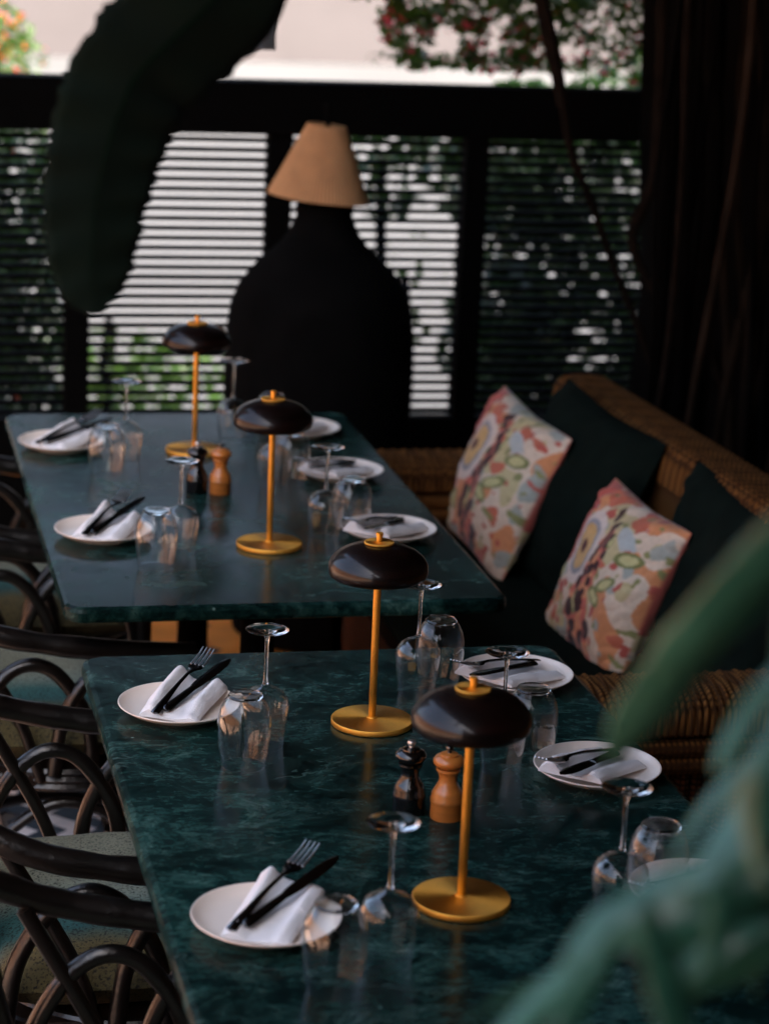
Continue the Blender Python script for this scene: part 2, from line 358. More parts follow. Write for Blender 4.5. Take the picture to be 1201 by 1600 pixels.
# ---------------------------------------------------------------- table lamps
def make_lamp():
    t = empty('table_lamp')
    bm = bmesh.new(); lathe(bm, [(0, .0), (.0575, .0), (.059, .0012), (.059, .0080), (.0583, .0088), (.03, .0094), (.0078, .0102), (.0072, .0118), (0, .0118)], 72)
    from_bm('base', bm, BRASS, t)
    bm = bmesh.new(); lathe(bm, [(0, .01), (.0053, .01), (.0053, .262), (0, .262)], 20)
    from_bm('pole', bm, BRASS, t)
    bm = bmesh.new(); prof = [(.060, .2225), (.0655, .2215), (.0695, .2245)]
    for k in range(0, 13):
        a = radians(-8+k*7.4); prof.append((.0713*cos(a)**.92 if cos(a) > 0 else 0, .2335+.0375*sin(a)))
    prof += [(0, .2715)]
    inner = [(0, .262)] + [(.0655*cos(radians(a)), .2300+.032*sin(radians(a))) for a in (75, 60, 45, 30, 15, 0)] + [(.0635, .2235)]
    prof = prof + inner
    lathe(bm, prof, 72, closed=True); from_bm('lamp_shade', bm, SHADE, t)
    bm = bmesh.new(); lathe(bm, [(0, .2705), (.0212, .2705), (.0214, .2722), (.0205, .2732), (0, .2736)], 40)
    from_bm('cap', bm, BRASS, t)
    bm = bmesh.new(); lathe(bm, [(0, .273), (.0042, .273), (.0042, .281), (.0050, .2815), (.0050, .286), (.0042, .2865), (0, .2867)], 24)
    from_bm('finial', bm, BRASS, t)
    return t
lamp = make_lamp(); TG = 'brass lamps with dark domed shades on the tables'
tag(lamp, 'brass table lamp nearest the camera, dark dome shade beside the pepper mills', 'lamp', TG)
lamp.location = (.726, 2.599, .75)
for (x, y, l) in ((.751, 3.22, 'sharp brass table lamp at the far end of the nearest table'),
                  (.763, 4.148, 'brass table lamp at the near end of the far table'),
                  (.73, 4.859, 'farthest brass table lamp, against the bright slats of the fence')):
    q_ = dup(lamp, (x, y, .75), random.random()*3, l); q_.rotation_euler.x = random.uniform(-.006, .006)

# ---------------------------------------------------------------- plates, napkins, cutlery
bm = bmesh.new(); lathe(bm, [(0, .002), (.045, .002), (.047, 0), (.052, 0), (.054, .003), (.075, .009), (.0868, .0165), (.0880, .0178), (.0876, .0190), (.0862, .0190), (.0815, .0135), (.072, .0085), (.06, .0065), (0, .006)], 72)
PLATE = from_bm('plate', bm, WHITE)
def napkin_mesh(seed=0):
    # folded cloth: three layers with two rolled folds along its length, a closed solid
    rnd = random.Random(seed); bm = bmesh.new(); NX, W = 26, .047
    cross = []
    for k in range(0, 33):
        y = -W+2*W*k/32
        f = .006+.0065*math.exp(-((y+.032)/.010)**2)*1.15+.0150*math.exp(-((y-.029)/.0125)**2)
        f *= 1 if abs(y) < W*.97 else .55
        cross.append((y, f))
    rings = []
    for i in range(NX+1):
        x = -.068+.136*i/NX; fl = i/NX
        ring = []
        tz = sqrt(max(0, 1-((abs(fl-.5)*2)**10)))*.35+.65
        for side in (1, 0):
            seq = cross if side else cross[::-1]
            for y, f in seq:
                wv = .0030*noise.noise(Vector((x*30+seed*7, y*40, seed)))
                skew = (y/W)*.010*(fl-.5)*2
                edge = .0035*noise.noise(Vector((y*30, seed*3.1, i*.1)))
                xx = x+edge*(1 if i > NX-2 or i < 2 else 0) + .010*(y/W)*(1 if fl > .5 else .3)
                amp = .78+.45*fl
                z = (f*amp+wv)*tz if side else .0005
                dip = 0
                ring.append(bm.verts.new((xx, y*(1-.10*fl)+.004*sin(fl*3+seed)+skew*.3, z+dip)))
        rings.append(ring)
    n = len(rings[0])
    for a, b in zip(rings, rings[1:]):
        for k in range(n): bm.faces.new((a[k], b[k], b[(k+1) % n], a[(k+1) % n]))
    bm.faces.new(rings[0]); bm.faces.new(rings[-1][::-1])
    bmesh.ops.recalc_face_normals(bm, faces=bm.faces)
    return bm
def bar_mesh(bm, st):
    # st: (x, half width, z centre, half thickness)
    rings = []
    for x, hw, z, ht in st:
        rings.append([bm.verts.new((x, hw*cos(a), z+ht*sin(a))) for a in [2*pi*k/10 for k in range(10)]])
    for a, b in zip(rings, rings[1:]):
        for k in range(10): bm.faces.new((a[k], b[k], b[(k+1) % 10], a[(k+1) % 10]))
    bm.faces.new(rings[0]); bm.faces.new(rings[-1][::-1])
def make_fork():
    t = empty('fork')
    bm = bmesh.new()
    bar_mesh(bm, [(-.1, .0030, 0, .0012), (-.098, .0068, 0, .0016), (-.085, .0066, .0008, .0017), (-.05, .0048, .003, .0019), (-.01, .0030, .005, .0021), (.02, .0026, .0045, .0021), (.034, .0050, .0030, .0018), (.043, .0105, .0015, .0014), (.052, .0122, .0012, .0012), (.056, .0120, .0013, .0010)])
    from_bm('handle', bm, BLACKSTEEL, t, rn=True)
    for k in range(4):
        bm = bmesh.new(); y = -.0096+.0064*k
        P = [(.054, y, .0013), (.068, y*.97, .0020), (.085, y*.95, .0048), (.098, y*.93, .0088)]
        tube(bm, P, lambda s: .0019-.0009*s, 8, 5); from_bm('tine', bm, STEEL, t)  # lighter steel than the handle puts their caught back light into the colour
    return t
def make_knife():
    t = empty('knife')
    bm = bmesh.new()
    bar_mesh(bm, [(-.095, .004, 0, .002), (-.092, .0075, 0, .0036), (-.08, .0074, 0, .0036), (-.03, .0058, 0, .0034), (-.018, .0052, 0, .0032), (-.014, .0062, 0, .0026)])
    from_bm('handle', bm, BLACKSTEEL, t, rn=True)
    bm = bmesh.new()
    bar_mesh(bm, [(-.015, .0062, 0, .0012), (.0, .0080, 0, .0009), (.05, .0088, 0, .0008), (.070, .0078, 0, .0008), (.085, .0045, 0, .0007), (.090, .001, 0, .0005)])
    from_bm('blade', bm, BLACKSTEEL, t, rn=True)
    return t
FORK = make_fork(); KNIFE = make_knife()
first = {}
def place(kind, proto, loc, rot, label, cat, group):
    o = proto if kind not in first else dup(proto)
    first[kind] = 1
    o.location = loc; o.rotation_euler = rot; tag(o, label, cat, group); return o
NAPS = {}
def setting(x, y, ang, where, side, flip=1, cs=0.0):
    # ang: direction from the handles to the tines
    Z = .75
    place('plate', PLATE, (x, y, Z), (0, 0, ang), 'cream side plate '+where, 'plate', 'cream side plates')
    ca, sa = cos(ang), sin(ang)
    def off(a, b): return (x+a*ca-b*sa, y+a*sa+b*ca)
    sd_ = len(NAPS)+1; NAPS[sd_] = 1
    nx, ny = off(.012, -.004*flip)
    n = from_bm('napkin', napkin_mesh(sd_), LINEN); n.location = (nx, ny, Z+.0145); n.rotation_euler = (0, radians(-5), ang+radians(4)+cs)
    rn_ = random.Random(sd_*11); n.scale = (rn_.uniform(.94, 1.06), rn_.uniform(.9, 1.08), rn_.uniform(.85, 1.2)); n.rotation_euler.z += rn_.uniform(-.1, .1); ang += rn_.uniform(-.05, .05)
    if flip < 0: n.scale.y *= -1
    tag(n, 'folded white linen napkin '+where, 'napkin', 'folded white napkins')
    fx, fy = off(.034, .008*flip)
    place('fork', FORK, (fx, fy, Z+.036), (radians(4), radians(-9), ang-radians(3)*flip), 'fork '+side+' '+where, 'fork', 'forks on the napkins')
    kx, ky = off(.044, -.014*flip)
    place('knife', KNIFE, (kx, ky, Z+.0345), (radians(8*flip), radians(-8), ang-radians(11)*flip), 'knife '+side+' '+where, 'knife', 'knives on the napkins')
A1 = math.atan2(.183, .099)
LS = 'on the plate'
setting(.481, 3.289, A1, 'by the far left corner of the near table', LS)
setting(.482, 2.558, math.atan2(.14, .107)+.05, 'nearest the camera at the left edge', LS)
setting(.473, 4.226, A1+.02, 'by the near left corner of the far table', LS)
setting(.459, 4.902, A1-.25, 'at the far left, nearest the fence', LS)
A2 = math.atan2(-.075, -.095)
setting(1.009, 3.377, math.atan2(-.066, -.12), 'between the front lamp shade and the wicker sofa arm', LS, -1)
setting(1.016, 2.985, A2, 'on the near table right of the honey pepper mill', LS, -1)
setting(1.018, 2.57, A2-.05, 'at lower right behind the blurred leaves', LS, -1)
setting(.979, 5.012, A2+.05, 'at the far right, nearest the fence', LS, -1)
setting(.993, 4.64, A2, 'in the middle of the far table right side', LS, -1)
setting(.995, 4.20, A2+.1, 'just behind the shade of the sharp lamp', LS, -1)

# ---------------------------------------------------------------- glasses (upside down)
def make_wine():
    t = empty('wine_glass')
    out = [(.0275, 0), (.0285, .010), (.0315, .035), (.0338, .056), (.0340, .062), (.0325, .070), (.027, .0785), (.018, .0845), (.008, .0885), (.0042, .092)]
    th = .0009
    inn = [(.0030, .0895), (.0075, .0865), (.017, .083), (.026, .077), (.0316, .069), (.0331, .062), (.0329, .056), (.0306, .035), (.0276, .010), (.0267, 0)]
    bm = bmesh.new(); lathe(bm, [(a, b) for a, b in out]+[(0, .0921), (0, .0893)]+inn, 56, closed=True)
    from_bm('bowl', bm, GLASS, t)
    bm = bmesh.new(); lathe(bm, [(0, .0905), (.0042, .0915), (.0030, .098), (.0026, .11), (.0027, .15), (.0036, .160), (.0060, .1655), (0, .1658)], 24)
    from_bm('stem', bm, SGLASS, t)
    bm = bmesh.new(); lathe(bm, [(0, .1645), (.006, .1652), (.016, .1682), (.0290, .1702), (.0300, .1709), (.0290, .1715), (.015, .1712), (0, .1706)], 56)
    from_bm('foot', bm, SGLASS, t)
    return t
def make_tumbler():
    t = empty('tumbler')
    bm = bmesh.new()
    out = [(.0300, 0), (.0325, .012), (.0362, .035), (.0375, .052), (.0368, .068), (.0335, .083), (.0285, .093), (.0235, .0985)]
    inn = [(.0225, .0945), (.0275, .0905), (.0325, .0815), (.0358, .067), (.0366, .052), (.0353, .035), (.0316, .012), (.0291, 0)]
    lathe(bm, out+[(.0, .0975), (.0, .0945)]+inn, 56, closed=True)
    from_bm('bowl', bm, GLASS, t)
    bm = bmesh.new(); lathe(bm, [(0, .0985), (.019, .0990), (.0232, .0988), (.0240, .1005), (.0225, .1028), (.019, .1030), (.0, .1012)], 48)
    from_bm('base_ring', bm, SGLASS, t)
    return t
WG, TB = make_wine(), make_tumbler()
GW, GT = 'upturned stem glasses', 'upturned stemless glasses'
def near_words(): return ['at the far left of the nearest table', 'at the front of the nearest table, left of the front lamp base', 'in front of the dark gap, right of the sharp lamp pole', 'rising right behind the front lamp shade', 'in front of the plate right of the pepper mills']
wn = [(.58, 3.146), (.601, 2.449), (.845, 3.342), (.889, 3.022), (.897, 2.523)]
tn = [(.54, 3.075), (.528, 2.394), (.889, 3.384), (.943, 3.066), (.96, 2.569)]
far_words = ['at the far left of the far table, nearest the fence', 'in front of the black far pepper mill', 'beside the bright end of the slats, right of the farthest lamp', 'behind the pole of the near lamp on the far table', 'in front of the middle right plate of the far table']
wf = [(.575, 4.762), (.595, 4.107), (.825, 4.964), (.844, 4.561), (.874, 4.198)]
tf = [(.527, 4.676), (.543, 4.03), (.849, 4.975), (.885, 4.60), (.930, 4.232)]
tf[2] = (.905, 4.945)
for pts, words in ((wn, near_words()), (wf, far_words)):
    for (x, y), l in zip(pts, words): place('w', WG, (x, y, .7505), (0, 0, random.random()*6), 'upside-down stem glass '+l, 'wine glass', GW)
for pts, words in ((tn, near_words()), (tf, far_words)):
    for (x, y), l in zip(pts, words): place('t', TB, (x, y, .7505), (0, 0, random.random()*6), 'upside-down stemless tumbler '+l, 'tumbler', GT)

# ---------------------------------------------------------------- pepper mills
def mill(x, y, m, knobm, label):
    t = empty('pepper_mill', (x, y, .75))
    bm = bmesh.new(); lathe(bm, [(0, 0), (.0205, 0), (.0215, .002), (.0212, .020), (.0220, .022), (.0222, .027), (.0205, .030), (.0208, .034), (.0178, .040), (.0128, .049), (.0117, .056), (.0138, .063), (.0162, .066), (.0160, .069), (0, .069)], 40)
    from_bm('body', bm, m, t)
    bm = bmesh.new(); lathe(bm, [(0, .0695), (.0135, .0695), (.0175, .072), (.0205, .0765), (.0205, .080), (.0175, .0845), (.0120, .0865), (.0115, .0885), (.006, .090), (0, .0902)], 40)
    from_bm('head', bm, m, t)
    bm = bmesh.new(); lathe(bm, [(0, .0895), (.0030, .0898), (.0028, .0920), (.0052, .094), (.0058, .0965), (.0048, .0990), (0, .1003)], 24)
    from_bm('knob', bm, knobm, t)
    tag(t, label, 'pepper mill', 'pairs of black and honey wood mills'); return t
mill(.728, 2.888, MILL_D, STEEL, 'black pepper mill on the nearest table, left of the honey one')
mill(.773, 2.864, MILL_L, BLACKSTEEL, 'honey wood pepper mill right behind the front lamp pole')
mill(.688, 4.538, MILL_D, STEEL, 'black pepper mill in front of the farthest lamp base')
mill(.732, 4.526, MILL_L, BLACKSTEEL, 'honey wood pepper mill on the far table')
bm = bmesh.new(); bmesh.ops.create_icosphere(bm, subdivisions=2, radius=.0022)
pt = from_bm('petal', bm, PINK); pt.location = (.558, 3.35, .752); pt.scale = (1.2, 1, .7); tag(pt, 'tiny pink petal lying on the marble left of the stem glass', 'petal')

# ---------------------------------------------------------------- rattan armchairs
CUSH = None
def cushion_mat():
    m, t, b = newmat('printed seat cloth'); L = t.links.new
    tc = t.nodes.new('ShaderNodeTexCoord'); sp = t.nodes.new('ShaderNodeSeparateXYZ'); L(tc.outputs['Object'], sp.inputs[0])
    n = t.nodes.new('ShaderNodeTexNoise'); n.inputs['Scale'].default_value = 7; L(tc.outputs['Object'], n.inputs[0])
    ms = t.nodes.new('ShaderNodeMath'); ms.operation = 'MULTIPLY_ADD'; ms.inputs[1].default_value = .07; L(n.outputs[0], ms.inputs[0]); L(sp.outputs[1], ms.inputs[2])
    mr = t.nodes.new('ShaderNodeMapRange'); mr.inputs[1].default_value = -.24; mr.inputs[2].default_value = .24; L(ms.outputs[0], mr.inputs[0])
    r = t.nodes.new('ShaderNodeValToRGB'); cr = r.color_ramp
    cr.elements[0].position = 0; cr.elements[0].color = (.05, .04, .012, 1)
    cr.elements[1].position = 1; cr.elements[1].color = (.17, .175, .12, 1)
    for p, c in ((.17, (.11, .085, .03)), (.25, (.02, .08, .075)), (.36, (.025, .10, .09)), (.48, (.15, .18, .14)), (.6, (.16, .165, .115))):
        e = cr.elements.new(p); e.color = c+(1,)
    L(mr.outputs[0], r.inputs[0])
    v = t.nodes.new('ShaderNodeTexNoise'); v.inputs['Scale'].default_value = 260; v.inputs['Detail'].default_value = 3; L(tc.outputs['Object'], v.inputs[0])
    vr = t.nodes.new('ShaderNodeMapRange'); vr.inputs[1].default_value = .36; vr.inputs[2].default_value = .48; vr.inputs[3].default_value = .12; vr.inputs[4].default_value = 1; L(v.outputs[0], vr.inputs[0])
    mx = t.nodes.new('ShaderNodeMix'); mx.data_type = 'RGBA'; mx.blend_type = 'MULTIPLY'; mx.inputs[0].default_value = 1
    L(r.outputs[0], mx.inputs[6]); L(vr.outputs[0], mx.inputs[7]); L(mx.outputs[2], b.inputs['Base Color'])
    b.inputs['Roughness'].default_value = .95
    bp = t.nodes.new('ShaderNodeBump'); bp.inputs['Strength'].default_value = .8; bp.inputs['Distance'].default_value = .003; L(v.outputs[0], bp.inputs['Height']); L(bp.outputs[0], b.inputs['Normal'])
    return m
CUSH = cushion_mat()
def puff(bm, hx, hy, hz, nx=20, ny=20, ex=.5, wr=0):
    top, bot = {}, {}
    for i in range(nx+1):
        for j in range(ny+1):
            a, b = -1+2*i/nx, -1+2*j/ny
            # squircle outline
            k = 1-.035*(a*a)*(b*b)
            h = (max(0, 1-a**4)*max(0, 1-b**4))**ex
            z = hz*h+wr*noise.noise(Vector((a*3, b*3, hz*50)))*h
            top[i, j] = bm.verts.new((a*hx*k, b*hy*k, z))
            bot[i, j] = top[i, j] if (i in (0, nx) or j in (0, ny)) else bm.verts.new((a*hx*k, b*hy*k, -hz*h))
    for i in range(nx):
        for j in range(ny):
            bm.faces.new((top[i, j], top[i+1, j], top[i+1, j+1], top[i, j+1]))
            f = (bot[i, j], bot[i, j+1], bot[i+1, j+1], bot[i+1, j])
            bm.faces.new(f)
    return top
def make_chair():
    t = empty('rattan_armchair')
    bm = bmesh.new()
    rail = [(.20, .278, .612), (.08, .286, .625), (-.05, .29, .642), (-.16, .285, .668), (-.25, .255, .715), (-.315, .165, .765), (-.345, .055, .788)]
    full = rail + [(x, -y, z) for x, y, z in rail[::-1]]
    tube(bm, full, .019, 14, 8, wob=.12); from_bm('arm_rail', bm, RATTAN, t)
    bm = bmesh.new()
    full2 = [(x-.004, y*.965, z-.034) for x, y, z in full]
    bm.free()
    for s in (-1, 1):
        bm = bmesh.new(); tube(bm, [(.195, .265*s, 0), (.20, .268*s, .3), (.20, .278*s, .615)], .017, 12); from_bm('leg', bm, RATTAN, t)
        bm = bmesh.new(); tube(bm, [(-.24, .21*s, 0), (-.20, .225*s, .25), (-.20, .24*s, .42), (-.27, .235*s, .715)], .018, 12, wob=.1); from_bm('leg', bm, RATTAN, t)
        # two bent loops and a diagonal under each arm
        for x0, x1, top, y in ((-.19, .03, .60, .268), (-.04, .19, .60, .274)):
            bm = bmesh.new()
            tube(bm, [(x0, y*s, .40), (x0+.015, y*s, .50), (x0+.06, y*s, .575), ((x0+x1)/2, y*s, top), (x1-.06, y*s, .575), (x1-.015, y*s, .50), (x1, y*s, .40)], .0125, 10, 7, wob=.1)
            from_bm('arm_loop', bm, RATTAN, t)
        bm = bmesh.new(); tube(bm, [(-.19, .268*s, .665), (-.10, .262*s, .50), (-.06, .262*s, .385)], .0105, 10); from_bm('diagonal', bm, RATTAN, t)
        bm = bmesh.new(); tube(bm, [(.195, .26*s, .12), (0, .25*s, .15), (-.22, .22*s, .12)], .011, 10); from_bm('stretcher', bm, RATTAN, t)
        bm = bmesh.new(); tube(bm, [(.195, .262*s, .13), (.12, .262*s, .27), (-.02, .255*s, .34), (-.14, .245*s, .26), (-.21, .222*s, .13)], .010, 10); from_bm('brace', bm, RATTAN, t)
    bm = bmesh.new(); ring = [(.24*cos(a)*1.02+(.0), .262*sin(a), .385) for a in [2*pi*k/24 for k in range(25)]]
    slab(bm, -.20, .21, -.26, .26, .365, .402, .09, .008); from_bm('seat', bm, STRAND, t, smooth=False)
    bm = bmesh.new()
    for k in range(3): tube(bm, [(.215*cos(a), .268*sin(a), .372+.014*k) for a in [2*pi*i/40 for i in range(41)]], .008, 6, 2)
    from_bm('seat_band', bm, RATTAN, t)
    bm = bmesh.new(); puff(bm, .205, .25, .05, 22, 22, .42, .006)
    c = from_bm('cushion', bm, CUSH, t); c.location = (0, 0, .445)
    # woven back panel: crossing strands on the curved back
    bm = bmesh.new()
    def bp_(a, z): # a angle along the back
        f_ = max(0, (z-.40)/.36)
        return Vector((-(.205+.13*f_)*cos(a)**.8, (.235+.03*f_)*sin(a)*1.05, z))
    for k in range(56):
        a = -.62+1.24*k/55
        tube(bm, [bp_(a, .40+.045*q)+Vector((0, 0, 0))+Vector((-cos(a), sin(a), 0))*.003*((-1)**(q+k)) for q in range(7)], .0032, 4, 2)
    for k in range(26):
        z = .405+.0102*k
        tube(bm, [bp_(-.62+1.24*q/32, z+.003*sin(q*1.9+k))+Vector((-cos(-.62+1.24*q/32), sin(-.62+1.24*q/32), 0))*.0035*((-1)**(q+k)) for q in range(33)], .0036, 4, 2)
    p = from_bm('woven_back', bm, STRAND, t); tag(p, kind='stuff')
    bm = bmesh.new()
    for k in range(26):
        z = .10+.011*k
        tube(bm, [(-.225*cos(a), .232*sin(a), z+.0025*sin(i*2.1+k)) for i, a in enumerate([-.62+1.24*q/24 for q in range(25)])], .0045, 4, 2)
    p = from_bm('woven_skirt', bm, STRAND, t); tag(p, kind='stuff')
    return t
CH = make_chair(); CG = 'dark rattan armchairs along the left side'
tag(CH, 'dark rattan armchair at the far left corner of the nearest table', 'armchair', CG); CH.location = (.405, 3.285, 0)
dup(CH, (.405, 2.555, 0), radians(-2), 'dark rattan armchair nearest the camera, only its arm in view')
dup(CH, (.395, 4.235, 0), radians(2), 'dark rattan armchair at the near left corner of the far table')
dup(CH, (.405, 4.90, 0), radians(-1), 'dark rattan armchair farthest back, next to the fence')

# ---------------------------------------------------------------- wicker sofa with seat cushion
def ribbed_end(t, x0, x1, y, z0, z1):
    n = int((x1-x0)/.026)
    for k in range(n):
        x = x0+.013+k*.026
        bm = bmesh.new(); P = []
        tube(bm, [(x, y, z0), (x, y, (z0+z1)/2), (x, y, z1)], .0125, 8, 3, wob=.0)
        o = from_bm('rib', bm, WICK_D, t)
def sofa(y0, y1, arms, label, zb):
    t = empty('wicker_sofa', (1.45, (y0+y1)/2, 0)); Y = (y0+y1)/2
    def L(x, y, z): return (x-1.45, y-Y, z)
    # back: slightly leaning, top edge a thick roll
    bm = bmesh.new()
    for k in range(13):
        y = y0+(y1-y0)*k/12
    prof = lambda zt: [(1.66, .05), (1.655, .45), (1.672, zt-.02), (1.682, zt-.004), (1.700, zt), (1.775, zt-.003), (1.792, zt-.018), (1.80, .45), (1.80, .05)]
    rings = []
    for k in range(17):
        f = k/16; y = y0+(y1-y0)*f; zt = zb[0]+(zb[1]-zb[0])*f
        rings.append([bm.verts.new(L(x, y, z)) for x, z in prof(zt)])
    for a, b in zip(rings, rings[1:]):
        for k in range(len(a)): bm.faces.new((a[k], b[k], b[(k+1) % len(a)], a[(k+1) % len(a)]))
    bm.faces.new(rings[0]); bm.faces.new(rings[-1][::-1])
    from_bm('backrest', bm, WICK, t, smooth=False, rn=True)
    bm = bmesh.new(); nq = int((y1-y0)/.0135)
    for q in range(nq):
        fq = (q+.5)/nq; yy = y0+(y1-y0)*fq; zt = zb[0]+(zb[1]-zb[0])*fq; w3 = .002 if q % 2 else -.001
        tube(bm, [L(1.668, yy, zt-.075), L(1.672, yy+.004, zt-.02+w3), L(1.690, yy, zt+.003+w3), L(1.735, yy+.004, zt+.004-w3), L(1.782, yy, zt+w3), L(1.800, yy+.003, zt-.03), L(1.805, yy, zt-.075)], .0068, 6, 3)
    ww = from_bm('woven_edge', bm, WICK, t); tag(ww, kind='stuff')
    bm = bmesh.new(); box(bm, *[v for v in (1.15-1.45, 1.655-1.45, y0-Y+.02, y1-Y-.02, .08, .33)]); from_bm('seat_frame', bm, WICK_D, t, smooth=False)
    bm = bmesh.new(); puff(bm, .255, (y1-y0)/2-.09, .07, 16, 40, .25, .004); c = from_bm('seat_cushion', bm, GREENF, t); c.location = L(1.40, Y, .385)
    for s in arms:
        ya, yb = (y0, y0+.155) if s < 0 else (y1-.155, y1)
        bm = bmesh.new(); slab(bm, 1.13-1.45, 1.66-1.45, ya-Y, yb-Y, .535, .615, .03, .028)
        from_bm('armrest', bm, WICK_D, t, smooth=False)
        bm = bmesh.new()
        for q in range(39):
            xx = 1.138-1.45+.0136*q; w3 = .0025 if q % 2 else -.0015; m0 = (ya+yb)/2-Y
            tube(bm, [(xx, ya-Y-.002, .555), (xx+.003, ya-Y+.004, .595+w3), (xx, ya-Y+.03, .617-w3), (xx+.004, m0, .619+w3), (xx, yb-Y-.03, .617-w3), (xx+.003, yb-Y-.004, .595+w3), (xx, yb-Y+.002, .555)], .0068, 6, 3)
        ww = from_bm('woven_top', bm, WICK, t); tag(ww, kind='stuff')
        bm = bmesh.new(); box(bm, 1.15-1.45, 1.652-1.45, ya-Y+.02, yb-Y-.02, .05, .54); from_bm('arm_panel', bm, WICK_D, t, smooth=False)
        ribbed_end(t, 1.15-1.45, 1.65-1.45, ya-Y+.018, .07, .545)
        for q in range(2): # coiled rolls under the armrest
            bm = bmesh.new(); tube(bm, [(1.135-1.45, ya-Y+.006, .528-.03*q), (1.66-1.45, ya-Y+.006, .528-.03*q)], .016, 10, 8); from_bm('roll', bm, WICK, t)
    tag(t, label, 'sofa', 'wicker sofas along the right side')
    return t
sofa(3.64, 5.41, (-1, 1), 'brown wicker sofa with dark green seat, holding the floral pillows', (.838, .785))
s2 = sofa(1.75, 3.60, (-1,), 'wicker sofa seat in deep shade behind the blurred leaves', (.86, .83))

# ---------------------------------------------------------------- pillows
def floral(a, b, ph=0):
    # printed flower design; a across, b up, both -1..1
    base = (.76, .61, .46)
    def blob(cx, cy, rx, ry, rot=0):
        x, y = a-cx, b-cy; c, s = cos(rot), sin(rot); x, y = x*c+y*s, -x*s+y*c
        return sqrt((x/rx)**2+(y/ry)**2)
    nz = noise.noise(Vector((a*2.6, b*2.6, 3+ph))); n2 = noise.noise(Vector((a*4+9, b*4, 1+ph))); n3 = noise.noise(Vector((a*7, b*7, 5+ph)))
    c = base
    if nz > .2: c = (.70, .29, .12)
    if nz < -.20: c = (.60, .50, .26)
    if n2 > .33: c = (.58, .15, .08)
    if n2 < -.36: c = (.40, .42, .36)
    if n3 > .42: c = (.28, .28, .10)
    if n3 < -.46: c = (.50, .10, .07)
    # coral trail widening to the lower right
    cx = .06+.22*(-b)*.5+.08*sin(b*5); wdt = .10+.26*max(0, -b)
    if abs(a-cx) < wdt+.06*n3 and b < .55: c = (.62, .15, .10) if n3 > -.1 else (.74, .30, .14)
    if a < -.60+.08*n2 and b > -.3: c = (.52, .11, .08)
    # eye flower at centre left
    d = blob(-.33, .18, .24, .36, .12)
    if d < 1.22: c = (.74, .62, .54)
    if d < .92: c = (.30, .30, .32)
    if d < .74: c = (.66, .40, .15)
    if d < .24: c = (.10, .015, .015)
    # tulips in olive outline
    for (tx, ty, r_, sc) in ((.55, .34, -1.25, 1), (.40, -.02, -1.0, .9), (.30, -.20, -2.0, .8), (-.38, -.52, .5, .75), (-.62, -.2, .4, .6), (-.02, -.38, .2, .7), (.2, .42, 0, .5)):
        d = blob(tx, ty, .085*sc, .20*sc, r_)
        if d < 1: c = (.20, .22, .07) if d > .66 else (.60, .55, .25)
    if blob(.42, .50, .22, .10, -.6) < 1 and blob(.55, .34, .1, .22, -1.25) > 1: c = (.50, .54, .52)
    # dark seeds along the trail
    for k in range(34):
        rr = random.Random(k*13+5+int(ph*10)); sb = .75-1.7*k/34; sa = .06-.11*sb+.08*sin(sb*5)+rr.uniform(-1, 1)*(.09+.26*max(0, -sb))
        if blob(sa, sb, .040+.028*(sb < -.3), .062+.018*(sb < -.3), rr.uniform(-.5, .2)) < 1: c = (.045, .008, .008)
    for (px, py) in ((-.72, .35), (-.68, .5), (-.8, .1), (-.45, -.35), (-.6, .62)):
        if blob(px, py, .05, .07) < 1: c = (.42, .05, .05)
    return c
FLOR = attr_mat('floral printed linen')
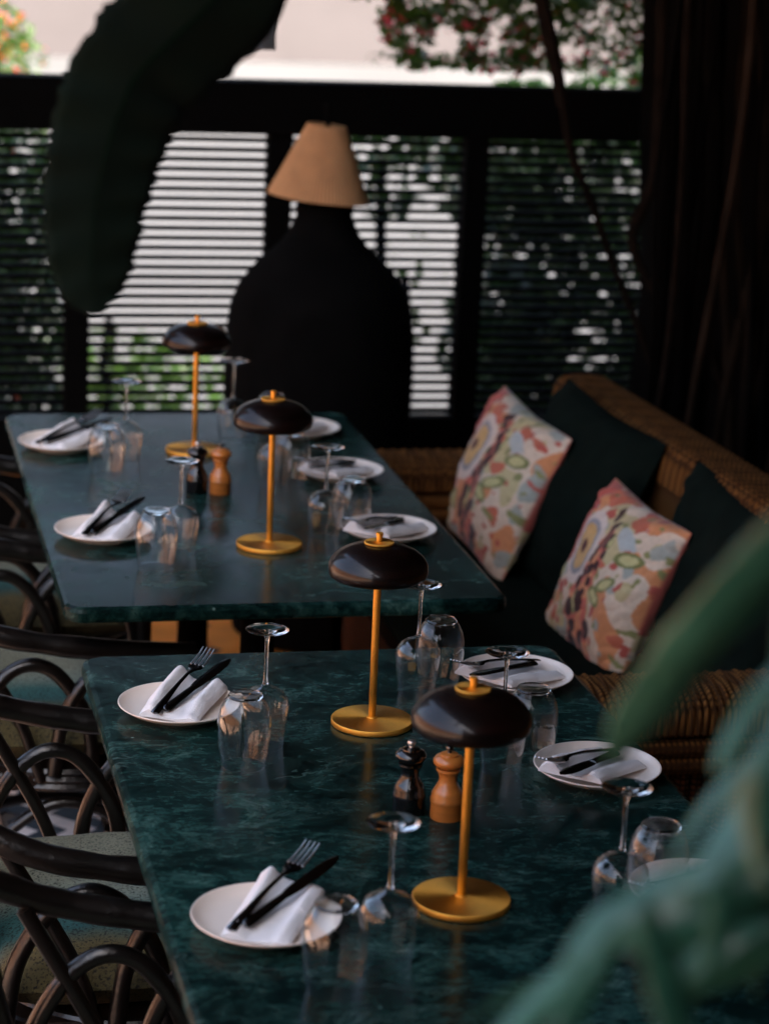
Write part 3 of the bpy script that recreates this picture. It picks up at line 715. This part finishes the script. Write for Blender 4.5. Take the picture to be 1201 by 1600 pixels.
def pillow(y_near, y_far, x_bot, z_bot, x_top, z_top, thick, m, label, group, roll=0, n=30, print_=False, yshift=0, name='pillow'):
    # bottom edge runs along the sofa; the face looks to the table (-X)
    bm = bmesh.new()
    if print_: n = 130
    hy = abs(y_far-y_near)/2; H = Vector((x_top-x_bot, yshift, z_top-z_bot)); hz = H.length/2
    top, bot = {}, {}
    cols = {}
    for i in range(n+1):
        for j in range(n+1):
            a, b = -1+2*i/n, -1+2*j/n
            pin = 1-.085*(1-abs(b)**1.6)*(a*a)**1.5-.03*(abs(a*b))**5
            pinb = 1-.085*(1-abs(a)**1.6)*(b*b)**1.5-.03*(abs(a*b))**5
            h = (max(0, 1-abs(a)**2.6)*max(0, 1-abs(b)**2.6))**.62
            z = thick*h*(1+.3*noise.noise(Vector((a*1.8, b*1.8, y_near))))+.012*abs(noise.noise(Vector((a*3+b*2, b*5-a*4, 2+y_near))))*(min(1, h*4)*(.35+(a*a+b*b)*.6))
            edge = i in (0, n) or j in (0, n)
            top[i, j] = bm.verts.new((a*hy*pin, b*hz*pinb, z)); cols[top[i, j]] = (a, b)
            bot[i, j] = top[i, j] if edge else bm.verts.new((a*hy*pin, b*hz*pinb, -z*.9))
            cols[bot[i, j]] = (-a, b)
    for i in range(n):
        for j in range(n):
            bm.faces.new((top[i, j], top[i+1, j], top[i+1, j+1], top[i, j+1]))
            bm.faces.new((bot[i, j], bot[i, j+1], bot[i+1, j+1], bot[i+1, j]))
    bm.verts.index_update()
    cl = [cols[v] for v in bm.verts]
    o = from_bm(name, bm, m)
    if print_:
        ca = o.data.color_attributes.new('print', 'FLOAT_COLOR', 'POINT')
        for k, (a, b) in enumerate(cl):
            # local +x runs toward the camera end
            ca.data[k].color = floral(a*.96+.04*sin(y_near*9), b*.96+.05*cos(y_near*7), y_near)+(1,)
    up = H.normalized()
    ax = Vector((0, -1, 0)) if y_near < y_far else Vector((0, 1, 0))   # local +x toward the camera
    ax = Vector((roll, -1, 0)).normalized()
    ax = (ax-up*ax.dot(up)).normalized(); nz = ax.cross(up)
    Mx = Matrix((ax, up, nz)).transposed().to_4x4()
    cpos = Vector((x_bot, (y_near+y_far)/2, z_bot))+H/2
    Mx.translation = cpos; o.matrix_world = Mx
    tag(o, label, 'pillow', group); return o
PG = 'pillows leaning on the wicker sofa'
pillow(4.86, 5.40, 1.40, .44, 1.545, .775, .065, FLOR, 'floral pillow next to the fence, coral and cream print', PG, .02, print_=True)
pillow(4.24, 4.62, 1.45, .42, 1.585, .745, .065, FLOR, 'floral pillow in front of the near wicker armrest', PG, .12, print_=True)
pillow(4.60, 5.22, 1.49, .42, 1.655, .83, .07, GREENF, 'dark green pillow between the two floral pillows', PG, .06)
pillow(3.88, 4.46, 1.58, .42, 1.69, .83, .06, GREENF, 'dark green pillow behind the nearer floral pillow', PG, .04)

# ---------------------------------------------------------------- slatted fence
FY = 6.6
f = empty('slatted_fence', (.4, FY, 0))
def fb(name, x0, x1, y0, y1, z0, z1, bev=0): return boxo(name, (x0-.4, x1-.4, y0-FY, y1-FY, z0, z1), SLAT, f, bev)
fb('top_rail', -2.2, 4.0, FY-.05, FY+.05, 1.215, 1.358, .006)
fb('bottom_rail', -2.2, 4.0, FY-.03, FY+.03, .10, .42)
posts = [-.2, .655, 1.205, 1.76, 2.32, 3.2]
pw_ = .033
for k, x in enumerate(posts): fb('post', x-pw_, x+pw_, FY-.035, FY+.035, -.0055, 1.2145, .004)
cuts = [-1.3]+posts
me = {}
for a, b in zip(cuts, cuts[1:]):
    w_ = round(b-a-2*pw_, 3)
    if w_ not in me:
        bm = bmesh.new(); box(bm, -w_/2, w_/2, -.011, .011, -.0062, .0062, .002)
        q = bpy.data.meshes.new('slat'); bm.to_mesh(q); bm.free(); q.materials.append(SLAT); me[w_] = q
    k = 0; z = .437
    while z < 1.212:
        o = link('slat', me[w_], None, f); o.location = ((a+b)/2-.4, 0, z); o.rotation_euler = (radians(8)+random.uniform(-.03, .03), 0, 0); z += .0271
tag(f, 'black fence of thin horizontal slats behind the far table', 'fence')

# ---------------------------------------------------------------- jar lamp before the fence
jl = empty('jar_lamp', (1.20, 5.92, 0))
bm = bmesh.new(); lathe(bm, [(0, 0), (.17, 0), (.20, .02), (.225, .2), (.236, .45), (.238, .70), (.236, .80), (.228, .86), (.210, .91), (.178, .955), (.140, .99), (.108, 1.02), (.086, 1.05), (.070, 1.09), (.072, 1.115), (0, 1.118)], 48)
from_bm('jar', bm, URNM, jl)
bm = bmesh.new(); lathe(bm, [(0, 1.11), (.006, 1.11), (.006, 1.345), (.010, 1.35), (.010, 1.365), (0, 1.37)], 16); from_bm('rod', bm, SLAT, jl)
bm = bmesh.new(); N = 160; r0, r1, z0_, z1_ = .126, .048, -.09, .09; rings = []
for s, (r, z) in enumerate(((r0, z0_), (r1, z1_))):
    rings.append([bm.verts.new(((r+(.0016 if k % 2 else -.0016)*(r/r0))*cos(2*pi*k/N), (r+(.0016 if k % 2 else -.0016)*(r/r0))*sin(2*pi*k/N), z)) for k in range(N)])
for k in range(N): bm.faces.new((rings[0][k], rings[0][(k+1) % N], rings[1][(k+1) % N], rings[1][k]))
sh = from_bm('lamp_shade', bm, LAMPCLOTH, jl, smooth=False)
md = sh.modifiers.new('th', 'SOLIDIFY'); md.thickness = .003; sh.location = (-.010, 0, 1.225); sh.rotation_euler = (0, radians(5), 0)
tag(jl, 'tan pleated lamp shade above a big dark round jar', 'lamp')

# ---------------------------------------------------------------- banyan tree with hanging roots
bt = empty('banyan_tree', (2.98, 6.05, 0))
bm = bmesh.new(); segs, lv = 40, 26; rings = []
for j in range(lv):
    z = -.2+3.2*j/(lv-1)
    rings.append([bm.verts.new((cos(a)*(r_ := .78+.10*abs(sin(a*7+z*.6))+.10*noise.noise(Vector((cos(a)*2, sin(a)*2, z*.7)))+.18*max(0, .6-z)), sin(a)*r_*.7, z)) for a in [2*pi*k/segs for k in range(segs)]])
for a, b in zip(rings, rings[1:]):
    for k in range(segs): bm.faces.new((a[k], a[(k+1) % segs], b[(k+1) % segs], b[k]))
from_bm('trunk', bm, BARK, bt)
rr = random.Random(4)
def root(pts, r, m=BARK_L):
    bm = bmesh.new(); tube(bm, [(x-2.98, y-6.05, z) for x, y, z in pts], lambda s: r*(1-.25*s), 7, 6, wob=.35); from_bm('hanging_root', bm, m, bt)
for k in range(46):
    x = 1.93+1.4*rr.random(); y = 5.50+.15*rr.random()
    pts = []; dx = rr.uniform(-.12, .12)
    for q in range(8):
        z = 2.9-2.9*q/7; pts.append((x+dx*q/7+rr.uniform(-.02, .02), y+rr.uniform(-.02, .02), z))
    root(pts, rr.uniform(.006, .024), BARK if rr.random() < .55 else BARK_L)
# the leaning stem that crosses the fence, and the thicker curved one beside it
root([(1.70, 6.02, 1.85), (1.758, 6.0, 1.63), (1.802, 6.0, 1.472), (1.85, 6.0, 1.263), (1.92, 6.0, 1.116), (1.993, 6.0, .949), (2.076, 6.0, .78), (2.142, 6.0, .607), (2.2, 5.98, .4)], .0115)
root([(1.70, 6.05, 1.85), (1.765, 6.05, 1.63), (1.812, 6.05, 1.47), (1.84, 6.05, 1.36)], .022)
root([(2.03, 5.9, 1.8), (2.053, 5.95, 1.639), (2.063, 5.95, 1.398), (2.059, 5.95, 1.184), (2.018, 5.95, 1.034), (2.08, 5.9, .90), (2.2, 5.8, .75), (2.3, 5.7, .5)], .016)
for k in range(26):
    x = 2.0+.8*rr.random(); y = 5.52+rr.uniform(-.05, .2); pts = []; ph = rr.random()*6; dx = rr.uniform(-.25, .25)
    for q in range(9): pts.append((x+dx*q/8+.03*sin(q*.9+ph), y+.03*cos(q+ph), 2.9-2.6*q/8))
    root(pts, rr.uniform(.008, .02), ROOT_W)
tag(bt, 'huge dark banyan trunk hung with roots behind the sofa', 'tree')

# ---------------------------------------------------------------- foliage
def leaves(bm, n, center, size, lsz, rnd, fn=None):
    k = 0
    while k < n:
        p = Vector((rnd.uniform(-1, 1), rnd.uniform(-1, 1), rnd.uniform(-1, 1)))
        if p.length > 1: continue
        if noise.noise(p*2.2+Vector(center)) < -.12: 
            if rnd.random() < .8: k += .2; continue
        q = Vector((center[0]+p.x*size[0], center[1]+p.y*size[1], center[2]+p.z*size[2]))
        if fn and not fn(q): k += .2; continue
        d = Vector((rnd.gauss(0, 1), rnd.gauss(0, 1), rnd.gauss(0, .7))).normalized(); s = lsz*rnd.uniform(.6, 1.3)
        u_ = d.cross(Vector((rnd.gauss(0, 1), rnd.gauss(0, 1), rnd.gauss(0, 1)))).normalized(); nn = d.cross(u_)
        a = bm.verts.new(q-d*s); b = bm.verts.new(q+u_*s*.45+nn*s*.12); c = bm.verts.new(q+d*s); e = bm.verts.new(q-u_*s*.45+nn*s*.12); m0 = bm.verts.new(q-d*s*.1)
        bm.faces.new((a, b, m0)); bm.faces.new((b, c, m0)); bm.faces.new((c, e, m0)); bm.faces.new((e, a, m0)); k += 1
def bush(name, label, cat, blobs, lsz, m, flowers=None, stem=None, seed=1, group=None, dens=1400):
    t = empty(name, (blobs[0][0][0], blobs[0][0][1], 0 if blobs[0][0][2] > .0 else 0)); o0 = t.location.copy(); rnd = random.Random(seed)
    bm = bmesh.new()
    for c, s in blobs: leaves(bm, int(dens*(s[0]*s[1]*s[2])**.6), (c[0]-o0.x, c[1]-o0.y, c[2]), s, lsz, rnd)
    fo = from_bm('foliage', bm, m, t, smooth=False); tag(fo, kind='stuff')
    if flowers:
        fm, n, fs = flowers; bm = bmesh.new()
        for c, s in blobs: leaves(bm, n, (c[0]-o0.x, c[1]-o0.y, c[2]), (s[0]*1.03, s[1]*1.03, s[2]*1.03), fs, rnd)
        fl = from_bm('flowers', bm, fm, t, smooth=False); tag(fl, kind='stuff')
    bm = bmesh.new()
    for pts, r in (stem or [([(0, 0, -.2), (.03, .02, .3), (0, 0, blobs[0][0][2])], .03)]): tube(bm, pts, lambda s: r*(1-.5*s), 8)
    from_bm('stem', bm, BARK, t)
    tag(t, label, cat, group); return t
# climbing bougainvillea over the fence at the right
bush('bougainvillea', 'dark leafy bougainvillea with pink flowers hanging over the fence', 'climber',
     [((2.1, 7.1, 1.70), (.55, .25, .15)), ((1.80, 7.1, 1.56), (.20, .14, .09)), ((2.08, 7.1, 1.55), (.16, .14, .12)), ((2.28, 7.1, 1.52), (.13, .12, .16)), ((2.45, 7.1, 1.5), (.12, .12, .2)),
      ((1.70, 7.15, 1.46), (.06, .1, .11)), ((1.87, 7.1, 1.46), (.05, .1, .10)), ((2.02, 7.1, 1.43), (.07, .1, .08)), ((1.56, 7.1, 1.60), (.14, .1, .05)), ((1.38, 7.1, 1.61), (.22, .1, .035)), ((1.62, 7.1, 1.50), (.04, .08, .08)), ((1.93, 7.1, 1.385), (.4, .1, .03))],
     .022, LEAF_M, (PINK, 45, .019), [([(1.2, 0, -.2), (1.0, -.1, .9), (.5, -.1, 1.6), (-.5, .1, 1.68)], .02), ([(0, 0, 1.66), (-.3, 0, 1.64), (-.6, .05, 1.62)], .005)], 3, dens=15000)
bush('flowering_shrub', 'sunlit shrub with red flowers above the fence at top left', 'shrub',
     [((.55, 10.2, .95), (.36, .3, .42)), ((.28, 10.4, 1.0), (.4, .3, .5)), ((.66, 10.1, 1.14), (.16, .2, .22))], .028, LEAF_M, (RED, 70, .022), None, 5, dens=7000)
bush('hedge_shrub', 'dark shrub behind the right panels of the fence', 'shrub', [((2.72, 8.1, .5), (.60, .4, .85)), ((3.3, 8.0, .6), (.6, .4, .8)), ((2.3, 8.0, .98), (.35, .3, .28)), ((2.35, 8.2, .3), (.25, .3, .3))], .038, LEAF_D, None, None, 8, 'shrubs behind the fence', 13000)
bush('hedge_shrub', 'dark shrub behind the far left panel of the fence', 'shrub', [((.57, 7.9, .45), (.21, .3, .80)), ((.2, 7.9, .6), (.35, .35, .7))], .036, LEAF_D, (RED, 60, .02), None, 9, 'shrubs behind the fence', 15000)
bush('hedge_shrub', 'dark shrub behind the jar lamp', 'shrub', [((1.74, 7.7, 1.02), (.24, .2, .20))], .034, LEAF_D, None, None, 12, 'shrubs behind the fence', 5600)
bush('hedge_shrub', 'sparse leaves added to darken the bright gap right of the jar lamp', 'shrub', [((1.86, 7.8, .62), (.13, .2, .34))], .028, LEAF_M, None, None, 14, 'shrubs behind the fence', 1500)  # leaf blob added to dim the bright column between the slats
bush('low_shrub', 'low bright green plants behind the bright panel of the fence', 'shrub', [((.95, 8.6, .12), (.4, .3, .16)), ((1.3, 8.9, 0.02), (.45, .3, .16))], .04, LEAF_M, None, None, 11, None, 2600)

# ---------------------------------------------------------------- leaves close to the camera
def at(px, py, dist):      # a point of the place at a given depth in front of the camera (used for the plants that hang in front)
    D = FW+RT*((px-600.5)/3800)-UP*((py-800)/3800); return CAM+D*dist
def blade(name, mid, wid, dist, m, parent, tilt=0, fold=.25, ws=1.0, rag=.0):
    P = catmull([at(x, y, d) for (x, y), d in zip(mid, dist)], 8); N = len(P)
    Wd = catmull([(w_, 0, 0) for w_ in wid], 8)
    bm = bmesh.new(); rings = []
    for i, p in enumerate(P):
        T = (P[min(i+1, N-1)]-P[max(i-1, 0)]).normalized(); view = (p-CAM).normalized()
        X = T.cross(view).normalized(); Yn = X.cross(T).normalized()
        X2 = X*cos(tilt)+Yn*sin(tilt); Y2 = X2.cross(T)
        hw = max(.0004, Wd[i].x*p.length/3800*.5*ws); row = []
        rg = 1+rag*noise.noise(Vector((i*.45, dist[0]*3, 1)))+rag*.7*noise.noise(Vector((i*1.7, 4, 1)))
        for k in range(-5, 6):
            s = k/5*rg; zf = fold*hw*(abs(s)**1.3)+.06*hw*sin(i*.55+s*2)*abs(s)
            row.append(bm.verts.new(p+X2*hw*s+Y2*zf))
        rings.append(row)
    for a, b in zip(rings, rings[1:]):
        for k in range(10): bm.faces.new((a[k], a[k+1], b[k+1], b[k]))
    o = from_bm(name, bm, m, parent)
    md = o.modifiers.new('th', 'SOLIDIFY'); md.thickness = .0008; return o
bl = empty('broad_leaf_plant', (.55, 2.25, 2.9))
bl_inv = Matrix.Translation(Vector((-.55, -2.25, -2.9)))
def keep(o, t): o.matrix_local = Matrix.Translation(-t.location)
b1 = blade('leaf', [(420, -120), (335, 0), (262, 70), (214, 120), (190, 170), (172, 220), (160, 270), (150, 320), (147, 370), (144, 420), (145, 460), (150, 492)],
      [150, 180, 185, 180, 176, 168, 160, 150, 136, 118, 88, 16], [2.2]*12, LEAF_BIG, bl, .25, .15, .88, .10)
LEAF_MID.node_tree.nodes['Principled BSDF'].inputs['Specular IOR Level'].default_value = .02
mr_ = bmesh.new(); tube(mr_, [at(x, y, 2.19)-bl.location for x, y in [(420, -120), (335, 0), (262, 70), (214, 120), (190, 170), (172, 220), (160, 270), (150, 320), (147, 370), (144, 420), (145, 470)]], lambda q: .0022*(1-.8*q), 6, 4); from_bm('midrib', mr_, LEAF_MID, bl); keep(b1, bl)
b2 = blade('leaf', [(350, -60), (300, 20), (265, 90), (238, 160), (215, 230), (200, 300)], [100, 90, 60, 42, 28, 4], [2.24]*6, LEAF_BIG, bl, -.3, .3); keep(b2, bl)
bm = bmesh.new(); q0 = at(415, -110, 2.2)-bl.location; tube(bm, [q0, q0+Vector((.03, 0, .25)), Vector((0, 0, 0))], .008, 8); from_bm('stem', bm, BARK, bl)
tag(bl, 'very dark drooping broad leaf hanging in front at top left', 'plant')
gc = empty('hanging_cloth', (.4, 5.2, 2.9)); 
g1 = blade('cloth', [(415, -60), (408, 0), (404, 40), (408, 78)], [75, 62, 58, 50], [5.4]*4, GREY, gc, .3, .3); keep(g1, gc)
tag(gc, 'blurred grey strip hanging above the fence right of the broad leaf', 'cloth')

fg = empty('foreground_plant', (1.0, 1.3, 0))
def fgl(mid, wid, dist, tilt=0, fold=.3, m=LEAF_FG, ws=.44):
    o = blade('leaf', mid, wid, [d*1.16 for d in dist], m, fg, tilt, fold, ws, .1); keep(o, fg)
fgl([(1290, 800), (1201, 890), (1110, 985), (1040, 1075), (985, 1150), (950, 1195)], [95, 120, 110, 118, 90, 10], [1.0, 1.02, 1.04, 1.07, 1.1, 1.12], .55, .35, ws=.56)
fgl([(1270, 1010), (1215, 1060), (1165, 1115), (1130, 1180), (1118, 1210)], [50, 66, 60, 44, 8], [1.05]*5, -.5, .3)
fgl([(1300, 1130), (1215, 1205), (1160, 1290), (1110, 1350), (1075, 1395)], [70, 105, 110, 70, 10], [1.0]*5, -.6, .3, ws=.62)
fgl([(1180, 1330), (1090, 1370), (1010, 1415), (950, 1450), (905, 1490), (880, 1512)], [30, 75, 92, 88, 60, 10], [1.04]*6, -.45, .25, ws=.62)
fgl([(1000, 1425), (940, 1470), (880, 1530), (820, 1590), (740, 1670)], [20, 60, 72, 76, 60], [1.06]*5, -.4, .3)
fgl([(1010, 1400), (1020, 1450), (1040, 1520), (1060, 1600), (1075, 1700)], [16, 66, 96, 104, 60], [1.0]*5, .5, .3)
fgl([(1280, 1420), (1201, 1470), (1140, 1510), (1080, 1530)], [60, 70, 55, 8], [1.1]*4, .8, .3)
fgl([(1290, 1280), (1230, 1390), (1190, 1480), (1180, 1560)], [70, 66, 50, 8], [1.15]*4, .9, .3)
fgl([(1230, 930), (1230, 1050), (1215, 1150), (1190, 1260)], [60, 80, 60, 8], [1.2]*4, .9, .3)
fgl([(1210, 1150), (1140, 1215), (1080, 1290), (1045, 1350)], [20, 56, 46, 6], [1.15]*4, -.9, .3)
fgl([(1120, 1330), (1130, 1390), (1120, 1470), (1090, 1560)], [14, 50, 56, 6], [1.1]*4, .2, .3)
fgl([(1240, 1100), (1190, 1200), (1180, 1300), (1200, 1400)], [20, 70, 60, 6], [.98]*4, -.2, .4)
fgl([(1250, 1350), (1180, 1400), (1110, 1450), (1030, 1480), (980, 1490)], [30, 80, 90, 60, 8], [1.12]*5, .4, .3, ws=.8)
fgl([(1260, 1460), (1190, 1480), (1100, 1520), (1040, 1560)], [40, 80, 70, 8], [1.1]*4, .2, .3, ws=.7)
fgl([(900, 1500), (860, 1540), (800, 1560), (730, 1600)], [14, 46, 40, 6], [1.1]*4, .8, .3)
fgl([(960, 1450), (930, 1520), (880, 1600), (850, 1680)], [14, 50, 56, 30], [1.0]*4, .1, .3)
bm = bmesh.new(); tube(bm, [at(1010, 1425, 1.22)-fg.location, at(1140, 1345, 1.20)-fg.location, at(1260, 1180, 1.16)-fg.location, at(1330, 1500, 1.3)-fg.location, Vector((.0, -.1, .0))], .0022, 8); from_bm('stem', bm, LEAF_D, fg)
tag(fg, 'blurred blue-green blade leaves close to the camera at lower right', 'plant')
